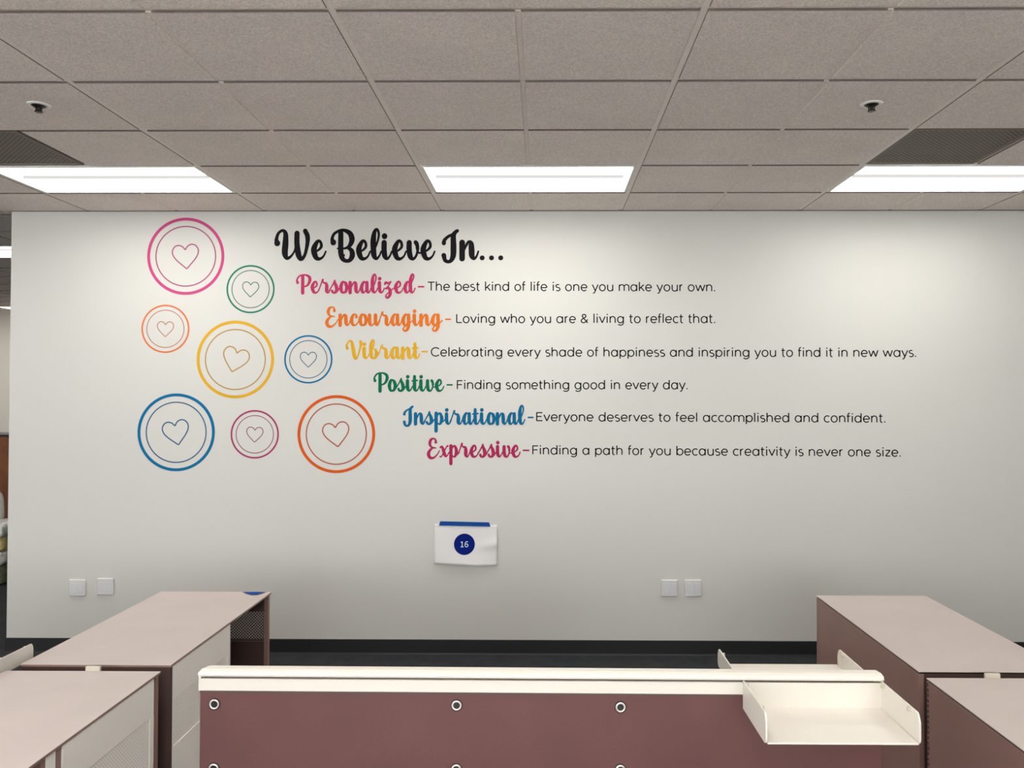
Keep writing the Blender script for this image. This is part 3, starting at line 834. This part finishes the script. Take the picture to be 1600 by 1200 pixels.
cabinet_open(-2.040, -1.450, 3.190, 4.362, 'left taupe cabinet nearer the wall, its far bay open, blue tape on top', 3.196, 3.807, 3.83, 4.33,
             strip=[(3.809, 3.827, M['taupe_dark'])])
cabinet_open(-2.050, -1.455, 1.935, 3.116, 'low taupe cabinet in the bottom left corner of the view', 2.492, 3.075, 1.96, 2.38,
             clip=(-1.745, -1.688), strip=[(2.466, 2.490, M['taupe']), (2.412, 2.462, M['door']), (2.388, 2.411, M['taupe'])])
# dark post closing the near cabinet's far corner belongs to it already (corner_post)

def cabinet_closed(x0, x1, y0, y1, label, clip=None, slots=False):
    t = thing('storage_cabinet', ((x0 + x1) / 2, (y0 + y1) / 2, 0), label, 'cabinet', 'low taupe storage cabinets')
    ox, oy = (x0 + x1) / 2, (y0 + y1) / 2
    def B(name, a, b, c, d, e, f, mat, bevel=0.0): return boxobj(name, a - ox, b - ox, c - oy, d - oy, e, f, mat, t, bevel)
    B('top', x0, x1, y0, y1, TOPZ - 0.004, TOPZ, M['top'], 0.0008)
    zt = TOPZ - 0.011
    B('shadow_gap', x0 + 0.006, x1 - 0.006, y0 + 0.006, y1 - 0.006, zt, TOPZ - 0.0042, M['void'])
    B('side_panel', x0 + 0.002, x0 + 0.020, y0 + 0.022, y1 - 0.022, 0.0, zt, M['taupe'], 0.001)
    B('corner_post', x0 + 0.001, x0 + 0.022, y0 + 0.002, y0 + 0.021, 0.0, zt, M['taupe'], 0.001)
    B('corner_post', x0 + 0.001, x0 + 0.022, y1 - 0.021, y1 - 0.002, 0.0, zt, M['taupe'], 0.001)
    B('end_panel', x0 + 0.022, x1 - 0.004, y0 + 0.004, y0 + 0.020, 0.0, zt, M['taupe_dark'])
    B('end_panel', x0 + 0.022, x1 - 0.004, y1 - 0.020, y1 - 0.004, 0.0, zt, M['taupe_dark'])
    B('bottom_panel', x0 + 0.02, x1 - 0.03, y0 + 0.022, y1 - 0.022, 0.05, 0.07, M['taupe_dark'])
    B('shelf', x0 + 0.02, x1 - 0.03, y0 + 0.022, y1 - 0.022, 0.38, 0.396, M['taupe_dark'])
    ym = (y0 + y1) / 2
    for a, b in ((y0 + 0.024, ym - 0.002), (ym + 0.002, y1 - 0.024)):
        d = B('door', x1 - 0.022, x1 - 0.004, a, b, 0.06, zt - 0.004, M['door'], 0.0015)
        h = boxobj('handle', x1 - 0.004 - ox, x1 + 0.012 - ox, (a + b) / 2 - 0.05 - oy, (a + b) / 2 + 0.05 - oy, 0.58, 0.59, M['rim'], d, 0.002)
    if slots:
        bm = bmesh.new()
        for k in range(34):
            z = 0.05 + k * 0.0195
            box(bm, x0 - 0.0025 - ox, x0 + 0.001 - ox, y1 - 0.016 - oy, y1 - 0.008 - oy, z, z + 0.011)
        link('slotted_strip', bm, M['taupe_dark'], t)
    if clip:
        bm = bmesh.new(); box(bm, clip[0] - ox, clip[1] - ox, y1 - 0.001 - oy, y1 + 0.012 - oy, TOPZ - 0.035, TOPZ + 0.017, 0.004, seg=2)
        link('joining_clip', bm, M['cream_clip'], t)
    return t
cabinet_closed(1.428, 2.000, 3.155, 4.330, 'low taupe cabinet nearer the wall at right, plain brown side')
cabinet_closed(1.424, 2.005, 1.905, 3.083, 'low taupe cabinet in the bottom right corner of the view', clip=(1.6426, 1.700), slots=True)

# scrap of blue tape on the rear left cabinet
bm = bmesh.new()
pts = [(-1.602, 4.352, 0.7205), (-1.545, 4.352, 0.7220), (-1.475, 4.350, 0.7215), (-1.500, 4.290, 0.7225), (-1.528, 4.285, 0.7215), (-1.560, 4.310, 0.7230)]
vs = [bm.verts.new(p) for p in pts]
c = bm.verts.new((-1.525, 4.325, 0.727))
for k in range(len(vs)): bm.faces.new((vs[k], vs[(k + 1) % len(vs)], c))
tp_o = link('tape_scrap', bm, M['tape'])
tag(tp_o, 'crumpled scrap of blue tape on the far corner of the left cabinet top', 'tape')
so = tp_o.modifiers.new('thickness', 'SOLIDIFY'); so.thickness = 0.0008

# ------------------------------------------------------------------ desk divider with rail
t = divider = thing('desk_divider', (-0.012, 2.02, 0), 'brown panel divider with cream top rail across the bottom centre', 'partition')
ox, oy = -0.012, 2.02
X0, X1 = -0.842, 0.816
bm = bmesh.new()
def yz(l): return [(a - oy, b) for a, b in l]
prism_x(bm, yz([(1.992, 1.0855), (1.990, 1.0900), (1.992, 1.0960), (2.003, 1.1010), (2.009, 1.1010), (2.0105, 1.0990), (2.012, 1.1010), (2.026, 1.1010), (2.036, 1.096), (2.036, 1.0855)]), X0 - ox, X1 - ox)
# mitred left end
for v in bm.verts:
    if v.co.x < X0 - ox + 0.001: v.co.x += (v.co.y + oy - 1.990) * 0.42
    else: v.co.x -= (v.co.y + oy - 1.990) * 0.16
link('top_rail', bm, M['cream'], t)
boxobj('rail_groove', X0 + 0.012 - ox, X1 - 0.02 - ox, 2.003 - oy, 2.026 - oy, 1.079, 1.0856, M['taupe_dark'], t)
boxobj('fascia', X0 + 0.006 - ox, X1 - 0.006 - ox, 1.994 - oy, 2.034 - oy, 1.0500, 1.0795, M['cream'], t, 0.0012)
boxobj('end_cap', X0 - ox, X0 + 0.006 - ox, 1.995 - oy, 2.033 - oy, 1.0500, 1.0856, M['cream'], t)
boxobj('end_cap', X1 - 0.006 - ox, X1 - ox, 1.995 - oy, 2.033 - oy, 1.0500, 1.0856, M['cream'], t)
boxobj('panel', X0 + 0.002 - ox, X1 - 0.002 - ox, 1.999 - oy, 2.029 - oy, 0.12, 1.0495, M['panel'], t, 0.002)
boxobj('panel_cap', X0 + 0.002 - ox, X1 - 0.002 - ox, 1.9975 - oy, 1.9992 - oy, 1.044, 1.0495, M['taupe_dark'], t)
for s in (X0 + 0.04, X1 - 0.08):
    boxobj('leg', s - ox, s + 0.04 - ox, 2.001 - oy, 2.027 - oy, 0.02, 0.13, M['cream'], t, 0.002)
    boxobj('foot', s - 0.005 - ox, s + 0.045 - ox, 1.80 - oy, 2.24 - oy, 0.0, 0.025, M['cream'], t, 0.004)
for gx_, gz_ in ((-0.804, 1.0165), (-0.214, 1.018), (0.1833, 1.0165), (-0.804, 0.861), (-0.214, 0.864), (0.1833, 0.866)):
    bm = bmesh.new(); lathe(bm, (gx_ - ox, 1.999 - oy, gz_), [(0.0145, 0.0), (0.0140, -0.002), (0.0125, -0.0025)], 28, 'Y')
    g_ = link('grommet', bm, M['black'], t)
    bm = bmesh.new()
    n = 28; A = []; 
    for r, y in ((0.0122, -0.0026), (0.0112, -0.0042), (0.0094, -0.0042), (0.0080, -0.0026)):
        A.append([bm.verts.new((gx_ - ox + r * math.cos(2 * PI * k / n), 1.999 - oy + y, gz_ + r * math.sin(2 * PI * k / n))) for k in range(n)])
    for P_, Q_ in zip(A, A[1:]):
        for k in range(n): bm.faces.new((P_[k], P_[(k + 1) % n], Q_[(k + 1) % n], Q_[k]))
    link('rim', bm, M['rim'], g_, smooth=True)

divider.rotation_euler = (0, 0.0023, 0); divider.location.z = 0.0019

# paper trays hung on the rail
def paper_tray(x0, x1, yb, yf, label, zf=1.022, zt=1.085, slope=0.0):
    """yb = rail side, yf = open outer edge"""
    s = 1 if yf > yb else -1
    t = thing('paper_tray', ((x0 + x1) / 2, (yb + yf) / 2, zf - 0.004), label, 'tray', 'cream paper trays hung on rails')
    ox, oy, oz = (x0 + x1) / 2, (yb + yf) / 2, zf - 0.004
    lo, hi = min(yb, yf), max(yb, yf)
    boxobj('base', x0 + 0.004 - ox, x1 - 0.004 - ox, lo - oy, hi - oy, 0.0, 0.004, M['cream'], t, 0.0015)
    h = zt - oz
    r = 0.012
    poly = [(yb, 0.0), (yf - s * r, 0.0)]
    for k in range(1, 5):
        a = k / 4 * PI / 2; poly.append((yf - s * r + s * r * math.sin(a), r - r * math.cos(a)))
    poly.append((yf, h - 0.020))
    for k in range(1, 4):
        a = k / 3; poly.append((yf - s * 0.014 * a ** 1.2, h - 0.020 + 0.020 * math.sin(a * PI / 2)))
    poly.append((yb, h))
    for xa in (x0, x1 - 0.0035):
        bm = bmesh.new(); prism_x(bm, [(y - oy, z) for y, z in poly], xa - ox, xa + 0.0035 - ox)
        w = link('side_plate', bm, M['cream'], t)
        xi = xa + 0.0035 if xa == x0 else xa - 0.006
        for yy in (yb + s * 0.018, yf - s * 0.045):
            boxobj('lug', xi - ox, xi + 0.006 - ox, yy - 0.004 - oy, yy + 0.004 - oy, h - 0.010, h - 0.001, M['cream_clip'], w)
    ya, yc = (yb, yb + 0.003) if s > 0 else (yb - 0.003, yb)
    boxobj('back_plate', x0 + 0.0035 - ox, x1 - 0.0035 - ox, ya - oy, yc - oy, 0.004, h - 0.004, M['cream'], t)
    return t
paper_tray(0.480, 0.815, 1.9935, 1.790, 'cream paper tray hung on the near side of the divider rail')
paper_tray(0.481, 0.815, 2.0375, 2.285, 'cream paper tray hung behind the divider rail, partly hidden by it', zf=1.030, zt=1.074)
paper_tray(-2.400, -2.066, 2.900, 3.312, 'cream paper tray edge at the left frame edge beside the left cabinets', zf=0.706, zt=0.766)
# low screen that carries the left tray (outside the picture)
t = thing('desk_divider', (-2.9, 2.87, 0), 'low brown divider screen left of the left cabinets, outside the frame', 'partition')
boxobj('panel', -0.78, 0.80, -0.018, 0.018, 0.05, 0.735, M['panel'], t, 0.002)
boxobj('top_rail', -0.78, 0.80, -0.026, 0.029, 0.735, 0.782, M['cream'], t, 0.003)
for s in (-0.7, 0.68): boxobj('foot', s, s + 0.04, -0.2, 0.2, 0.0, 0.05, M['cream'], t, 0.004)

# ------------------------------------------------------------------ things past the left end of the wall
t = thing('storage_cabinet', (-6.45, 9.3, 0), 'red-brown wooden cabinet behind the chair past the wall end', 'cabinet')
boxobj('carcass', -0.60, 0.60, -0.25, 0.25, 0.0, 1.29, M['wood'], t, 0.003)
boxobj('top', -0.61, 0.61, -0.26, 0.26, 1.29, 1.315, M['wood_dark'], t, 0.003)
for s in (-1, 1):
    d = boxobj('door', min(0, s * 0.58) + (0.003 if s > 0 else 0), max(0, s * 0.58) - (0.003 if s < 0 else 0), -0.268, -0.25, 0.08, 1.27, M['wood'], t, 0.002)
    boxobj('handle', s * 0.04 - 0.006, s * 0.04 + 0.006, -0.285, -0.268, 0.62, 0.78, M['rim'], d)

t = thing('office_chair', (-5.55, 8.0, 0), 'beige-backed office chair past the left end of the wall', 'chair')
bm = bmesh.new()
n1, n2 = 12, 12
gr = []
for b in range(n2 + 1):
    v = b / n2; row = []
    for a in range(n1 + 1):
        u = -1 + 2 * a / n1
        wdt = 0.27 * (1 - max(0, (v - 0.62) / 0.38) ** 2.4 * 0.72) * (0.86 + 0.14 * min(1, v * 3))
        row.append(bm.verts.new((u * wdt, -0.05 + 0.05 * u * u - 0.05 * v, 0.40 + 0.515 * v)))
    gr.append(row)
for b in range(n2):
    for a in range(n1): bm.faces.new((gr[b][a], gr[b][a + 1], gr[b + 1][a + 1], gr[b + 1][a]))
bk = link('backrest', bm, M['mesh_back'], t, smooth=True)
so = bk.modifiers.new('thickness', 'SOLIDIFY'); so.thickness = 0.03
boxobj('seat', -0.25, 0.25, -0.02, 0.46, 0.42, 0.48, M['mesh_back'], t, 0.02, 3)
bm = bmesh.new(); cyl(bm, (0, 0.22, 0.08), 0.025, 0.025, 0.35, 16); link('gas_lift', bm, M['chair_grey'], t)
for k in range(5):
    a = 2 * PI * k / 5 + 0.3
    bm = bmesh.new(); box(bm, 0.02, 0.30, -0.02, 0.02, 0.06, 0.09, 0.006)
    l = link('leg', bm, M['chair_grey'], t, (0, 0.22, 0)); l.rotation_euler = (0, 0, a)
    bm = bmesh.new(); cyl(bm, (0.28, -0.012, 0.03), 0.03, 0.03, 0.024, 14, 'Y'); link('castor', bm, M['black'], l)

t = thing('wrapped_bundle', (-5.36, 7.7, 0), 'yellow and olive pads in clear wrap on the carpet, left frame edge', 'bundle')
def lump(name, z0, z1, mat, sx, sy, seed):
    rnd = random.Random(seed)
    bm = bmesh.new(); box(bm, -sx, sx, -sy, sy, z0, z1, 0.04, seg=3)
    bmesh.ops.subdivide_edges(bm, edges=[e for e in bm.edges if e.calc_length() > 0.15], cuts=6, use_grid_fill=True)
    for v in bm.verts:
        if v.co.z > 0.03:
            v.co += Vector((rnd.uniform(-1, 1), rnd.uniform(-1, 1), rnd.uniform(-1, 1))) * 0.009
    link(name, bm, mat, t, smooth=True)
lump('pad', 0.00, 0.19, M['pad_olive'], 0.36, 0.20, 1)
lump('wrap_layer', 0.19, 0.31, M['wrap'], 0.39, 0.22, 2)
lump('pad', 0.31, 0.45, M['pad_yellow'], 0.37, 0.20, 3)
lump('wrap_layer', 0.45, 0.56, M['wrap'], 0.385, 0.21, 4)

# ------------------------------------------------------------------ unseen white worktops added to bounce light onto the ceiling (below and behind the frame)
def bounce_desk(x0, x1, y0, y1, label):
    t = thing('bounce_desk', ((x0 + x1) / 2, (y0 + y1) / 2, 0), label, 'bounce_desk', 'desks added below and behind the frame to bounce light')
    w, d = (x1 - x0) / 2, (y1 - y0) / 2
    boxobj('worktop', -w, w, -d, d, 0.70, 0.73, M['bounce_desktop'], t, 0.004)
    for a in (-1, 1):
        for b in (-1, 1):
            boxobj('leg', a * (w - 0.05) - 0.025, a * (w - 0.05) + 0.025, b * (d - 0.05) - 0.025, b * (d - 0.05) + 0.025, 0.0, 0.70, M['cream'], t, 0.003)
bounce_desk(-0.84, 0.81, 0.95, 1.775, 'unseen white worktop added to bounce light, below the frame, in front of the divider')
for n, (x, y, w_) in enumerate(((-2.6, 0.7, 'left of the camera'), (2.5, 0.7, 'right of the camera'), (-2.6, -1.4, 'behind the camera to the left'), (0.0, -1.4, 'straight behind the camera'), (2.5, -1.4, 'behind the camera to the right'))):
    bounce_desk(x - 0.84, x + 0.84, y - 0.75, y + 0.75, 'unseen white worktop added to bounce light, ' + w_)
